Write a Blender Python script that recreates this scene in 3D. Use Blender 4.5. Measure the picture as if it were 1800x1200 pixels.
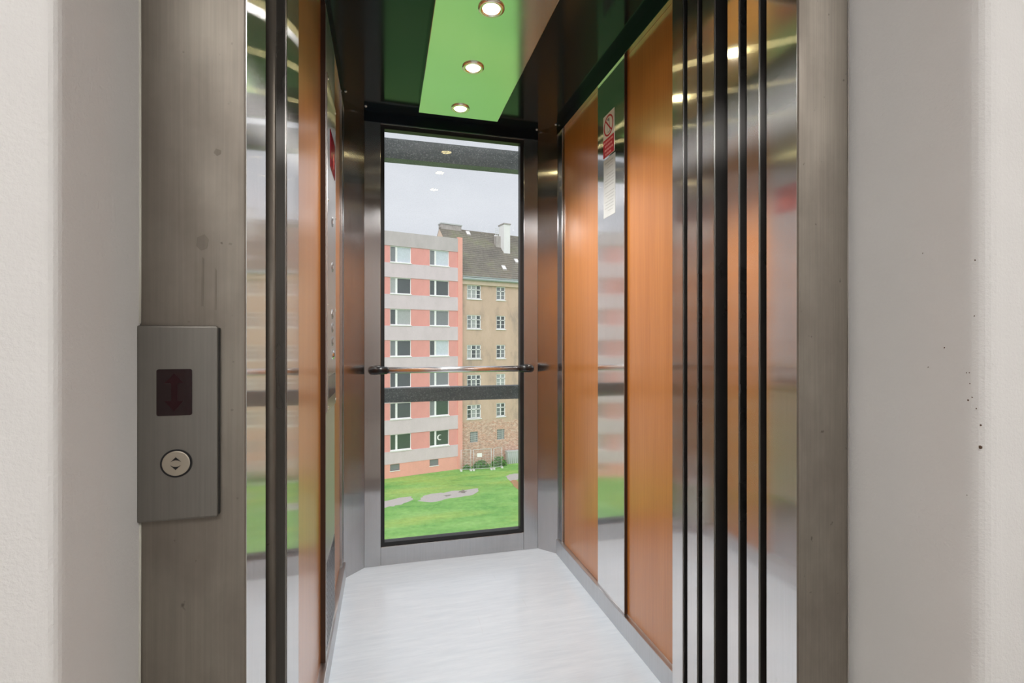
import bpy, bmesh, math, random
from mathutils import Vector, Matrix

for o in list(bpy.data.objects):
    bpy.data.objects.remove(o, do_unlink=True)
S = bpy.context.scene
COL = S.collection
R = random.Random(7)

# ------------------------------------------------------------------ camera
A = math.radians(14.7)            # the camera is turned a little to the right of the car's axis
CAMZ, F = 1.05, 850.0
cam_d = bpy.data.cameras.new('camera')
cam = bpy.data.objects.new('camera', cam_d)
COL.objects.link(cam)
cam.location = (0, 0, CAMZ)
cam.rotation_euler = (math.pi / 2, 0, -A)
cam_d.sensor_width = 36
cam_d.lens = 36 * F / 1800
cam_d.shift_y = 2 / 1800
cam_d.clip_start = 0.02
cam_d.clip_end = 500
S.camera = cam

# ------------------------------------------------------------------ sky, sun, exposure
W = bpy.data.worlds.new('overcast_sky')
S.world = W
W.use_nodes = True
wn, wl = W.node_tree.nodes, W.node_tree.links
wn.clear()
wo = wn.new('ShaderNodeOutputWorld')
wb = wn.new('ShaderNodeBackground')
wt = wn.new('ShaderNodeTexCoord')
wm = wn.new('ShaderNodeMapping')
wm.inputs['Scale'].default_value = (1.5, 1.5, 4.0)
wx = wn.new('ShaderNodeTexNoise')
wx.inputs['Scale'].default_value = 1.6
wx.inputs['Detail'].default_value = 5
wr = wn.new('ShaderNodeValToRGB')
wr.color_ramp.elements[0].position = 0.3
wr.color_ramp.elements[0].color = (0.60, 0.635, 0.69, 1)
wr.color_ramp.elements[1].position = 0.7
wr.color_ramp.elements[1].color = (0.76, 0.79, 0.84, 1)
wl.new(wt.outputs['Generated'], wm.inputs['Vector'])
wl.new(wm.outputs['Vector'], wx.inputs['Vector'])
wl.new(wx.outputs['Fac'], wr.inputs['Fac'])
wl.new(wr.outputs['Color'], wb.inputs['Color'])
wb.inputs['Strength'].default_value = 1.12
wl.new(wb.outputs['Background'], wo.inputs['Surface'])

sun_d = bpy.data.lights.new('sun', 'SUN')
sun_d.energy = 2.3
sun_d.angle = math.radians(80)     # veiled by the cloud cover
sun_d.color = (1, 0.98, 0.95)
sun = bpy.data.objects.new('sun', sun_d)
COL.objects.link(sun)
sun.rotation_euler = (math.radians(50), 0, math.radians(-25))

S.view_settings.view_transform = 'Standard'
S.view_settings.look = 'None'
S.view_settings.exposure = 0.0
S.view_settings.gamma = 1.0
S.view_settings.use_curve_mapping = False

# ------------------------------------------------------------------ materials
MATS = {}


def new_mat(name):
    m = bpy.data.materials.new(name)
    m.use_nodes = True
    n = m.node_tree.nodes
    b = n['Principled BSDF']
    MATS[name] = m
    return m, n, m.node_tree.links, b


def coords(n, l, scale=(1, 1, 1), kind='Object'):
    t = n.new('ShaderNodeTexCoord')
    mp = n.new('ShaderNodeMapping')
    mp.inputs['Scale'].default_value = scale
    l.new(t.outputs[kind], mp.inputs['Vector'])
    return mp.outputs['Vector']


def noise(n, l, vec, scale, detail=3, rough=0.55):
    x = n.new('ShaderNodeTexNoise')
    x.inputs['Scale'].default_value = scale
    x.inputs['Detail'].default_value = detail
    x.inputs['Roughness'].default_value = rough
    l.new(vec, x.inputs['Vector'])
    return x.outputs['Fac']


def ramp(n, l, fac, stops):
    r = n.new('ShaderNodeValToRGB')
    e = r.color_ramp.elements
    while len(e) < len(stops):
        e.new(0.5)
    for i, (p, c) in enumerate(stops):
        e[i].position = p
        e[i].color = (c[0], c[1], c[2], 1) if hasattr(c, '__len__') else (c, c, c, 1)
    l.new(fac, r.inputs['Fac'])
    return r.outputs['Color']


def mix(n, l, fac, a, b, mode='MIX'):
    m = n.new('ShaderNodeMix')
    m.data_type = 'RGBA'
    m.blend_type = mode
    for sock, v in ((m.inputs[0], fac), (m.inputs[6], a), (m.inputs[7], b)):
        if hasattr(v, 'links') or hasattr(v, 'is_output'):
            l.new(v, sock)
        elif hasattr(v, '__len__'):
            sock.default_value = (v[0], v[1], v[2], 1)
        else:
            sock.default_value = v
    return m.outputs[2]


def bump(n, l, b, fac, strength, dist=0.01):
    k = n.new('ShaderNodeBump')
    k.inputs['Strength'].default_value = strength
    k.inputs['Distance'].default_value = dist
    l.new(fac, k.inputs['Height'])
    l.new(k.outputs['Normal'], b.inputs['Normal'])


def plain(name, col, rough=0.6, metal=0.0, spec=0.5, emit=None, estr=0):
    m, n, l, b = new_mat(name)
    v = coords(n, l)
    f = noise(n, l, v, 9, 3)
    c = ramp(n, l, f, [(0.3, [x * 0.93 for x in col]), (0.7, [min(1, x * 1.05) for x in col])])
    l.new(c, b.inputs['Base Color'])
    b.inputs['Roughness'].default_value = rough
    b.inputs['Metallic'].default_value = metal
    b.inputs['Specular IOR Level'].default_value = spec
    if emit:
        b.inputs['Emission Color'].default_value = (*emit, 1)
        b.inputs['Emission Strength'].default_value = estr
    return m


def steel(name, col, rough, aniso, brush=0.05, stain=0.0, stain_col=(0.2, 0.17, 0.14), wide=0.3, wrough=0.22, waniso=-0.85):
    """upright-brushed steel: a fairly sharp lobe plus a lobe smeared sideways across the brushing"""
    m, n, l, b = new_mat(name)
    n.remove(b)
    out = [x for x in n if x.type == 'OUTPUT_MATERIAL'][0]
    v = coords(n, l, (70, 70, 1.2))
    f = noise(n, l, v, 4, 2)
    c = ramp(n, l, f, [(0.3, [x * (1 - brush) for x in col]), (0.7, [min(1, x * (1 + brush)) for x in col])])
    if stain:
        v2 = coords(n, l, (3, 3, 2))
        g = noise(n, l, v2, 2.2, 6, 0.6)
        gm = ramp(n, l, g, [(0.45, 0), (0.78, stain)])
        c = mix(n, l, gm, c, stain_col)
        v3 = coords(n, l, (30, 30, 26))
        g3 = noise(n, l, v3, 2.0, 2)
        gm3 = ramp(n, l, g3, [(0.72, 0), (0.78, stain)])
        c = mix(n, l, gm3, c, [x * 0.6 for x in stain_col])
    t = n.new('ShaderNodeTangent')
    t.direction_type = 'RADIAL'
    t.axis = 'Z'
    g1 = n.new('ShaderNodeBsdfAnisotropic')
    g2 = n.new('ShaderNodeBsdfAnisotropic')
    l.new(c, g1.inputs['Color'])
    l.new(c, g2.inputs['Color'])
    v4 = coords(n, l, (2.5, 2.5, 1.5))
    g4 = noise(n, l, v4, 3, 4)
    l.new(ramp(n, l, g4, [(0.35, rough * 0.88), (0.7, rough * 1.15)]), g1.inputs['Roughness'])
    g1.inputs['Anisotropy'].default_value = aniso
    g2.inputs['Roughness'].default_value = wrough
    g2.inputs['Anisotropy'].default_value = waniso
    for g in (g1, g2):
        l.new(t.outputs['Tangent'], g.inputs['Tangent'])
    ms = n.new('ShaderNodeMixShader')
    ms.inputs[0].default_value = wide
    l.new(g1.outputs[0], ms.inputs[1])
    l.new(g2.outputs[0], ms.inputs[2])
    l.new(ms.outputs[0], out.inputs['Surface'])
    return m


steel('steel_polished', (0.90, 0.89, 0.885), 0.09, -0.3, 0.03, 0.10, (0.6, 0.58, 0.56), 0.38, 0.18, -0.91)
steel('steel_satin', (0.53, 0.525, 0.53), 0.16, -0.72, 0.05, 0.25, (0.34, 0.32, 0.31), 0.2, 0.32, -0.78)
steel('steel_wall', (0.74, 0.735, 0.73), 0.24, -0.5, 0.04, 0.15, (0.5, 0.48, 0.46), 0.3, 0.3, -0.8)
steel('steel_strip_dull', (0.60, 0.60, 0.60), 0.42, -0.3, 0.04, 0.15, (0.5, 0.48, 0.46), 0.1, 0.4, -0.6)
steel('steel_base', (0.66, 0.66, 0.67), 0.36, -0.2, 0.04, 0.2, (0.45, 0.44, 0.43), 0.2)
steel('steel_dull', (0.31, 0.278, 0.24), 0.64, 0.0, 0.06, 0.7, (0.20, 0.17, 0.14), 0.0)
steel('steel_plate', (0.245, 0.230, 0.208), 0.6, 0.0, 0.05, 0.25, (0.24, 0.22, 0.2), 0.0)
steel('steel_stain', (0.262, 0.232, 0.198), 0.7, 0.0, 0.05, 0.0, (0, 0, 0), 0.0)
steel('steel_dark', (0.30, 0.29, 0.28), 0.3, -0.3, 0.05)
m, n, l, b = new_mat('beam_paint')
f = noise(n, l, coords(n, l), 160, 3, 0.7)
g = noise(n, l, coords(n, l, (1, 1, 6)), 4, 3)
c = mix(n, l, ramp(n, l, f, [(0.54, 0.0), (0.70, 0.75)]), ramp(n, l, g, [(0.3, (0.08, 0.088, 0.096)), (0.7, (0.15, 0.155, 0.165))]), (0.42, 0.43, 0.44))  # pale flecks painted in for dirt and skylit drops on the glass
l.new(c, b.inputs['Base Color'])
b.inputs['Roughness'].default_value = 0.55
steel('panel_metal', (0.80, 0.90, 0.87), 0.15, 0.0, 0.03, 0, (0, 0, 0), 0.0)
plain('chrome', (0.85, 0.84, 0.82), 0.12, 1.0)
plain('rail_steel', (0.74, 0.745, 0.76), 0.27, 1.0)
plain('lamp_ring', (0.92, 0.86, 0.70), 0.2, 1.0)
plain('black_gloss', (0.012, 0.013, 0.016), 0.13, 0.0, 0.6)
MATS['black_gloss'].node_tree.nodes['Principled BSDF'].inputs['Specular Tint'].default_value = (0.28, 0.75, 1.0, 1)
plain('black_rubber', (0.010, 0.011, 0.012), 0.45)
plain('black_plastic', (0.006, 0.006, 0.007), 0.3)
plain('shaft_dark', (0.02, 0.02, 0.022), 0.7)
plain('display_glass', (0.012, 0.002, 0.003), 0.12, 0, 0.5)
plain('display_arrow', (0.018, 0.001, 0.003), 0.3, 0, 0.3)
plain('display_red', (0.20, 0.002, 0.014), 0.1, 0, 0.5)
plain('display_red_lit', (0.6, 0.12, 0.09), 0.2, 0, 0.5, (1, 0.3, 0.2), 0.1)
plain('button_face', (0.42, 0.37, 0.30), 0.4, 0.6)
plain('sign_white', (0.86, 0.84, 0.80), 0.35)
plain('sign_red', (0.55, 0.012, 0.03), 0.35)
plain('sign_pink', (0.85, 0.38, 0.38), 0.4)
plain('sign_grey', (0.28, 0.28, 0.28), 0.5)
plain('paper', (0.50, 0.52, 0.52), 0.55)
plain('print_grey', (0.36, 0.375, 0.375), 0.6)
plain('caulk', (0.62, 0.60, 0.53), 0.6)
plain('chip_brown', (0.10, 0.055, 0.03), 0.8)
plain('chip_grey', (0.36, 0.33, 0.30), 0.8)
plain('lamp_lens', (0.9, 0.8, 0.55), 0.3, 0, 0.5, (1.0, 0.84, 0.42), 26)
plain('fill_diffuser', (0.9, 0.9, 0.88), 0.5, 0, 0.5, (1.0, 0.975, 0.95), 21.0)  # glow of the lamps added on the landing
plain('hall_floor_tile', (0.32, 0.31, 0.29), 0.4)
plain('hall_paint', (0.42, 0.415, 0.405), 0.8)

# laminate with a fine upright grain
m, n, l, b = new_mat('wood_laminate')
v = coords(n, l, (90, 90, 2.2))
f1 = noise(n, l, v, 2.2, 4, 0.6)
v2 = coords(n, l, (14, 14, 0.7))
f2 = noise(n, l, v2, 1.6, 4, 0.55)
c1 = ramp(n, l, f1, [(0.28, (0.43, 0.145, 0.020)), (0.72, (0.58, 0.212, 0.034))])
c2 = ramp(n, l, f2, [(0.3, (0.46, 0.155, 0.022)), (0.7, (0.58, 0.222, 0.040))])
l.new(mix(n, l, 0.5, c1, c2), b.inputs['Base Color'])
b.inputs['Roughness'].default_value = 0.3
b.inputs['Coat Weight'].default_value = 1.0
b.inputs['Coat Roughness'].default_value = 0.25
b.inputs['Coat IOR'].default_value = 1.6

plain('laminate_edge', (0.05, 0.02, 0.008), 0.6)

# streaky pale vinyl
m, n, l, b = new_mat('vinyl_floor')
v = coords(n, l, (6, 55, 6))
f = noise(n, l, v, 1.3, 5, 0.6)
c = ramp(n, l, f, [(0.3, (0.63, 0.715, 0.80)), (0.7, (0.72, 0.80, 0.88))])
v2 = coords(n, l, (60, 3, 3))
f2 = noise(n, l, v2, 1.4, 3)
g2 = ramp(n, l, f2, [(0.70, 0), (0.78, 0.35)])
c = mix(n, l, g2, c, (0.55, 0.57, 0.6))
l.new(c, b.inputs['Base Color'])
b.inputs['Roughness'].default_value = 0.2
b.inputs['Specular IOR Level'].default_value = 0.9

# fine-grained wall paint
m, n, l, b = new_mat('plaster')
v = coords(n, l)
f = noise(n, l, v, 170, 5, 0.65)
g = noise(n, l, v, 3.0, 4)
c = ramp(n, l, g, [(0.3, (0.69, 0.67, 0.65)), (0.7, (0.735, 0.715, 0.70))])
l.new(c, b.inputs['Base Color'])
b.inputs['Roughness'].default_value = 0.75
bump(n, l, b, f, 0.5, 0.003)

# window glass: clear sheet with a Fresnel reflection and a little dirt
m, n, l, b = new_mat('window_glass')
n.remove(b)
out = [x for x in n if x.type == 'OUTPUT_MATERIAL'][0]
tr = n.new('ShaderNodeBsdfTransparent')
tr.inputs['Color'].default_value = (0.97, 0.965, 0.97, 1)
gl = n.new('ShaderNodeBsdfGlossy')
gl.inputs['Roughness'].default_value = 0.0
fr = n.new('ShaderNodeFresnel')
fr.inputs['IOR'].default_value = 1.45
ms = n.new('ShaderNodeMixShader')
l.new(fr.outputs['Fac'], ms.inputs[0])
l.new(tr.outputs[0], ms.inputs[1])
l.new(gl.outputs[0], ms.inputs[2])
df = n.new('ShaderNodeBsdfTranslucent')
df.inputs['Color'].default_value = (0.8, 0.82, 0.84, 1)
ms2 = n.new('ShaderNodeMixShader')
v = coords(n, l)
f = noise(n, l, v, 210, 2)
g = ramp(n, l, f, [(0.45, 0.035), (0.80, 0.09)])
l.new(g, ms2.inputs[0])
l.new(ms.outputs[0], ms2.inputs[1])
l.new(df.outputs[0], ms2.inputs[2])
l.new(ms2.outputs[0], out.inputs['Surface'])

# outdoors
m, n, l, b = new_mat('lawn_grass')
v = coords(n, l)
g = noise(n, l, coords(n, l, (0.6, 1.6, 1)), 0.30, 6, 0.62)
f = noise(n, l, v, 2.6, 6, 0.75)
h = noise(n, l, coords(n, l, (0.5, 1.7, 1)), 0.16, 4, 0.6)
c = ramp(n, l, g, [(0.34, (0.11, 0.34, 0.08)), (0.50, (0.23, 0.49, 0.13)), (0.68, (0.34, 0.60, 0.19))])
c = mix(n, l, ramp(n, l, h, [(0.50, 0.0), (0.66, 0.75)]), c, (0.48, 0.56, 0.13))
c = mix(n, l, 0.34, c, ramp(n, l, f, [(0.3, (0.07, 0.18, 0.04)), (0.7, (0.36, 0.68, 0.20))]))
l.new(c, b.inputs['Base Color'])
b.inputs['Roughness'].default_value = 0.9
b.inputs['Specular IOR Level'].default_value = 0.1
bump(n, l, b, f, 0.3, 0.1)

plain('path_asphalt', (0.50, 0.475, 0.46), 0.85)
plain('bare_soil', (0.42, 0.25, 0.13), 0.9)
plain('puddle', (0.20, 0.195, 0.18), 0.35)


def facade_mat(name, col, var, scale=1.2):
    m, n, l, b = new_mat(name)
    v = coords(n, l, (1, 1, 0.5))
    f = noise(n, l, v, scale, 5, 0.6)
    c = ramp(n, l, f, [(0.3, [x * (1 - var) for x in col]), (0.7, [min(1, x * (1 + var)) for x in col])])
    l.new(c, b.inputs['Base Color'])
    b.inputs['Roughness'].default_value = 0.85
    b.inputs['Specular IOR Level'].default_value = 0.2
    return m


facade_mat('facade_pink', (0.76, 0.345, 0.315), 0.05)
facade_mat('facade_orange', (0.83, 0.41, 0.345), 0.04)
facade_mat('facade_band', (0.66, 0.565, 0.60), 0.06)
facade_mat('facade_parapet', (0.52, 0.47, 0.475), 0.08)
facade_mat('chimney_white', (0.80, 0.80, 0.79), 0.03)
facade_mat('chimney_brick', (0.40, 0.37, 0.35), 0.15, 4)
facade_mat('cornice_beige', (0.66, 0.53, 0.42), 0.08)
facade_mat('gutter_zinc', (0.36, 0.42, 0.41), 0.05)
facade_mat('zinc_box', (0.50, 0.53, 0.52), 0.06)
facade_mat('shrub_leaf', (0.10, 0.26, 0.06), 0.3, 5)
plain('window_white', (0.88, 0.88, 0.88), 0.4)
plain('pane_dark', (0.09, 0.10, 0.11), 0.08, 0, 0.5)
plain('pane_grey', (0.22, 0.235, 0.25), 0.15, 0, 0.5)
plain('pane_curtain', (0.40, 0.42, 0.42), 0.3, 0, 0.5)
plain('pane_blind', (0.58, 0.64, 0.70), 0.3, 0, 0.5)
plain('pane_green', (0.07, 0.10, 0.08), 0.1, 0, 0.5)
plain('fence_zinc', (0.62, 0.65, 0.64), 0.4, 0.3)
plain('concrete_foot', (0.66, 0.68, 0.62), 0.8)

# worn plaster over brick
m, n, l, b = new_mat('facade_beige')
v = coords(n, l)
g = noise(n, l, coords(n, l, (1, 1, 0.4)), 0.55, 6, 0.65)
c = ramp(n, l, g, [(0.32, (0.38, 0.30, 0.255)), (0.5, (0.60, 0.44, 0.345)), (0.72, (0.68, 0.51, 0.41))])
bk = n.new('ShaderNodeTexBrick')
bk.inputs['Color1'].default_value = (0.68, 0.28, 0.19, 1)
bk.inputs['Color2'].default_value = (0.52, 0.34, 0.27, 1)
bk.inputs['Mortar'].default_value = (0.70, 0.60, 0.52, 1)
bk.inputs['Scale'].default_value = 1.0
bk.inputs['Mortar Size'].default_value = 0.025
bk.inputs['Brick Width'].default_value = 0.34
bk.inputs['Row Height'].default_value = 0.12
sx = n.new('ShaderNodeSeparateXYZ')
l.new(v, sx.inputs[0])
cx = n.new('ShaderNodeCombineXYZ')
l.new(sx.outputs['X'], cx.inputs['X'])
l.new(sx.outputs['Z'], cx.inputs['Y'])
l.new(cx.outputs[0], bk.inputs['Vector'])
h = noise(n, l, v, 1.0, 5, 0.65)
bc = mix(n, l, ramp(n, l, h, [(0.50, 0.0), (0.68, 0.5)]), bk.outputs['Color'], (0.46, 0.42, 0.38))
ad = n.new('ShaderNodeMath')
ad.operation = 'MULTIPLY_ADD'
l.new(h, ad.inputs[0])
ad.inputs[1].default_value = 1.6
l.new(sx.outputs['Z'], ad.inputs[2])          # height above ground + ragged edge
mr = n.new('ShaderNodeMapRange')
mr.inputs['From Min'].default_value = 4.85
mr.inputs['From Max'].default_value = 5.05
l.new(ad.outputs[0], mr.inputs['Value'])
h2 = noise(n, l, coords(n, l, (1, 1, 1.6)), 3.2, 4, 0.7)
bc = mix(n, l, 0.55, bc, ramp(n, l, h2, [(0.36, (0.30, 0.20, 0.16)), (0.5, (0.62, 0.36, 0.27)), (0.64, (0.78, 0.66, 0.56))]))
l.new(mix(n, l, mr.outputs[0], bc, c), b.inputs['Base Color'])
b.inputs['Roughness'].default_value = 0.9
b.inputs['Specular IOR Level'].default_value = 0.15

# mossy roof tiles
m, n, l, b = new_mat('roof_tile')
v = coords(n, l)
g = noise(n, l, v, 0.35, 5, 0.6)
c = ramp(n, l, g, [(0.35, (0.17, 0.15, 0.135)), (0.52, (0.235, 0.215, 0.175)), (0.68, (0.27, 0.29, 0.15))])
g2 = noise(n, l, coords(n, l, (5, 1, 1)), 2.0, 3)
c = mix(n, l, 0.35, c, ramp(n, l, g2, [(0.3, (0.10, 0.095, 0.09)), (0.7, (0.30, 0.27, 0.22))]))
l.new(c, b.inputs['Base Color'])
b.inputs['Roughness'].default_value = 0.8


def mt(x):
    return MATS[x]


# ------------------------------------------------------------------ mesh helpers
OFF = {}


def add_box(bm, x0, x1, y0, y1, z0, z1, bev=0.0):
    vs = [bm.verts.new(p) for p in ((x0, y0, z0), (x1, y0, z0), (x1, y1, z0), (x0, y1, z0),
                                    (x0, y0, z1), (x1, y0, z1), (x1, y1, z1), (x0, y1, z1))]
    fs = [bm.faces.new([vs[i] for i in q]) for q in
          ((0, 3, 2, 1), (4, 5, 6, 7), (0, 1, 5, 4), (1, 2, 6, 5), (2, 3, 7, 6), (3, 0, 4, 7))]
    if bev:
        es = list({e for f in fs for e in f.edges})
        bmesh.ops.bevel(bm, geom=es, offset=bev, segments=2, affect='EDGES', profile=0.5)


def add_prism(bm, pts, z0, z1, axis='z'):
    """polygon (2-D points) extruded along an axis; x: pts are (y,z); y: pts are (x,z); z: pts are (x,y)"""
    def mk(p, w):
        return (p[0], p[1], w) if axis == 'z' else ((p[0], w, p[1]) if axis == 'y' else (w, p[0], p[1]))
    a = [bm.verts.new(mk(p, z0)) for p in pts]
    c = [bm.verts.new(mk(p, z1)) for p in pts]
    k = len(pts)
    fs = [bm.faces.new(a), bm.faces.new(c)]
    for i in range(k):
        fs.append(bm.faces.new([a[i], a[(i + 1) % k], c[(i + 1) % k], c[i]]))
    bmesh.ops.recalc_face_normals(bm, faces=fs)


def add_tube(bm, path, r, seg=12, caps=True):
    path = [Vector(p) for p in path]
    rs = r if hasattr(r, '__len__') else [r] * len(path)
    rings = []
    for i, p in enumerate(path):
        d = (path[min(i + 1, len(path) - 1)] - path[max(i - 1, 0)]).normalized()
        up = Vector((0, 0, 1)) if abs(d.z) < 0.9 else Vector((1, 0, 0))
        e1 = d.cross(up).normalized()
        e2 = e1.cross(d).normalized()
        rings.append([bm.verts.new(p + (e1 * math.cos(t) + e2 * math.sin(t)) * rs[i])
                      for t in (2 * math.pi * k / seg for k in range(seg))])
    fs = []
    for a, c in zip(rings, rings[1:]):
        for k in range(seg):
            fs.append(bm.faces.new([a[k], a[(k + 1) % seg], c[(k + 1) % seg], c[k]]))
    if caps:
        fs.append(bm.faces.new(rings[0]))
        fs.append(bm.faces.new(rings[-1]))
    bmesh.ops.recalc_face_normals(bm, faces=fs)


def add_lathe(bm, prof, centre, axis='z', seg=28):
    """prof: (radius, height) pairs turned about an axis through centre"""
    c = Vector(centre)
    rings = []
    for r, hh in prof:
        ring = []
        for k in range(seg):
            t = 2 * math.pi * k / seg
            p, q = r * math.cos(t), r * math.sin(t)
            ring.append(bm.verts.new(c + (Vector((p, q, hh)) if axis == 'z' else
                                          Vector((hh, p, q)) if axis == 'x' else Vector((p, hh, q)))))
        rings.append(ring)
    fs = []
    for a, d in zip(rings, rings[1:]):
        for k in range(seg):
            fs.append(bm.faces.new([a[k], a[(k + 1) % seg], d[(k + 1) % seg], d[k]]))
    fs.append(bm.faces.new(rings[0]))
    fs.append(bm.faces.new(rings[-1]))
    bmesh.ops.recalc_face_normals(bm, faces=fs)


def tag(o, label=None, cat=None, group=None, kind=None):
    for k, w in (('label', label), ('category', cat), ('group', group), ('kind', kind)):
        if w:
            o[k] = w
    return o


def empty(name, loc, rz=0):
    o = bpy.data.objects.new(name, None)
    COL.objects.link(o)
    o.location = loc
    o.rotation_euler = (0, 0, rz)
    o.empty_display_size = 0.1
    OFF[o.name] = Vector(loc) if rz == 0 else Vector((0, 0, 0))
    return o


def obj(name, bm, mat, parent=None, smooth=False):
    """links a bmesh as one object. World coordinates; under a rotated Empty, that Empty's own coordinates."""
    off = OFF[parent.name] if parent else None
    if parent is None:
        xs = [v.co for v in bm.verts]
        lo = Vector([min(c[i] for c in xs) for i in range(3)])
        hi = Vector([max(c[i] for c in xs) for i in range(3)])
        off = Vector(((lo.x + hi.x) / 2, (lo.y + hi.y) / 2, lo.z))
    for v in bm.verts:
        v.co -= off
    me = bpy.data.meshes.new(name)
    bm.to_mesh(me)
    bm.free()
    me.materials.append(mt(mat))
    if smooth:
        for p in me.polygons:
            p.use_smooth = True
    o = bpy.data.objects.new(name, me)
    COL.objects.link(o)
    if parent:
        o.parent = parent
    else:
        o.location = off
    OFF[o.name] = off
    return o


def box(name, x0, x1, y0, y1, z0, z1, mat, parent=None, bev=0.0):
    bm = bmesh.new()
    add_box(bm, x0, x1, y0, y1, z0, z1, bev)
    return obj(name, bm, mat, parent)


def prism(name, pts, z0, z1, mat, parent=None, axis='z', smooth=False):
    bm = bmesh.new()
    add_prism(bm, pts, z0, z1, axis)
    return obj(name, bm, mat, parent, smooth)


def tube(name, path, r, mat, parent=None, seg=12):
    bm = bmesh.new()
    add_tube(bm, path, r, seg)
    return obj(name, bm, mat, parent, True)


def lathe(name, prof, c, mat, parent=None, axis='z', seg=28, smooth=False):
    bm = bmesh.new()
    add_lathe(bm, prof, c, axis, seg)
    return obj(name, bm, mat, parent, smooth)


def struct(o, label):
    return tag(o, label, None, None, 'structure')


def copy_part(src, parent, loc=None):
    c = src.copy()
    COL.objects.link(c)
    c.parent = parent
    if loc is not None:
        c.location = loc
    return c


# ------------------------------------------------------------------ measures of the car
XL, XR = -0.19, 0.76              # clear opening
WL, WR = -0.190, 0.842            # wood panel faces
YB = 2.355                        # back wall
YC = 2.27                         # where the corner panels start
ZC = 2.13                         # ceiling
BL, BR = -0.169, 0.823            # baseboard faces

# ---- floor and ceiling of the car
struct(box('floor', -0.34, 0.99, 1.17, 2.45, -0.06, 0.0, 'vinyl_floor'), 'pale grey streaky vinyl floor of the elevator car')
ceil = struct(box('ceiling', -0.34, 0.99, 1.17, 2.45, ZC, ZC + 0.05, 'black_gloss'), 'glossy black ceiling of the elevator car')
cp = box('ceiling_panel', 0.146, 0.510, 1.22, 2.212, 2.085, ZC, 'panel_metal', ceil, 0.002)
tag(cp, 'shiny metal lighting panel mirroring the green lawn')
for (x, y) in ((-0.164, 2.19), (-0.085, 2.304), (0.743, 2.338), (0.818, 2.262)):
    lathe('light_leak_dot', [(0.0055, 0.0), (0.005, -0.004), (0.002, -0.006)], (x, y, ZC), 'window_white', ceil, 'z', 10, True)  # white dots stand in for daylight leaking at the ceiling corners

# ---- right wall
wr_ = struct(box('wall_right', 0.850, 0.93, 1.20, YC, 0.0, ZC, 'shaft_dark'), 'right wall of the elevator car with two wood panels')
box('steel_strip', 0.831, 0.850, 1.579, 1.802, 0.074, 2.08, 'steel_polished', wr_, 0.0008)
box('strip_side', 0.8322, 0.850, 1.577, 1.5792, 0.074, 2.08, 'laminate_edge', wr_)
box('wood_panel', WR, 0.850, 1.802, 2.207, 0.074, 2.08, 'wood_laminate', wr_, 0.0015)
box('wood_panel', WR, 0.850, 1.205, 1.577, 0.074, 2.08, 'wood_laminate', wr_, 0.0015)
box('corner_stile', 0.832, 0.850, 2.215, YC, 0.0, 2.08, 'steel_satin', wr_, 0.001)
# ---- left wall
wl_ = struct(box('wall_left', -0.28, -0.201, 1.18, YC, 0.0, ZC, 'shaft_dark'), 'left wall of the elevator car with control panel')
box('steel_strip', -0.201, -0.175, 1.574, 1.835, 0.074, 2.08, 'steel_strip_dull', wl_, 0.0008)
box('strip_side', -0.201, -0.1762, 1.572, 1.5742, 0.074, 2.08, 'laminate_edge', wl_)
box('wood_panel', -0.201, WL, 1.835, 2.207, 0.074, 2.08, 'wood_laminate', wl_, 0.0015)
box('wood_panel', -0.201, WL, 1.182, 1.572, 0.074, 2.08, 'wood_laminate', wl_, 0.0015)
box('corner_stile', -0.201, -0.180, 2.215, YC, 0.0, 2.08, 'steel_satin', wl_, 0.001)
# perforated grille low on the left strip
vg = box('vent_grille', -0.175, -0.1735, 1.585, 1.825, 0.10, 0.37, 'steel_satin', wl_)
bm = bmesh.new()
for i in range(14):
    for j in range(26):
        y = 1.592 + i * 0.0172 + (0.0086 if j % 2 else 0)
        z = 0.108 + j * 0.0101
        if y > 1.822:
            continue
        add_lathe(bm, [(0.0034, 0), (0.0034, 0.0006)], (-0.1735, y, z), 'x', 6)
tag(obj('grille_holes', bm, 'black_plastic', vg), kind='stuff')
# ---- baseboards, cornices
struct(box('baseboard_right', BR, 0.850, 1.20, YC, 0.0, 0.074, 'steel_base', None, 0.0015), 'brushed steel baseboard along the right wall of the car')
struct(box('baseboard_left', -0.201, BL, 1.18, YC, 0.0, 0.074, 'steel_base', None, 0.0015), 'brushed steel baseboard along the left wall of the car')
t = struct(box('trim_1', 0.826, 0.850, 1.20, YC, 2.083, ZC, 'black_gloss'), 'dark cornice along the top of the right wall')
box('edge_lip', 0.826, 0.850, 1.20, YC, 2.080, 2.083, 'chrome', t)
t = struct(box('trim_2', -0.201, -0.175, 1.18, YC, 2.083, ZC, 'black_gloss'), 'dark cornice along the top of the left wall')
box('edge_lip', -0.201, -0.175, 1.18, YC, 2.080, 2.083, 'chrome', t)

# ---- back wall: corner panels and header; the window sits between
wb_ = struct(box('wall_back', -0.095, 0.755, YB, YB + 0.05, 2.085, ZC, 'black_gloss'), 'dark header over the car window')
cpl = prism('corner_panel', [(-0.201, YC), (-0.177, YC), (-0.095, YB), (-0.095, YB + 0.03), (-0.201, YB + 0.03)], 0, ZC, 'steel_satin', wb_)
cpr = prism('corner_panel', [(0.829, YC), (0.850, YC), (0.850, YB + 0.03), (0.755, YB + 0.03), (0.755, YB)], 0, ZC, 'steel_satin', wb_)

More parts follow.
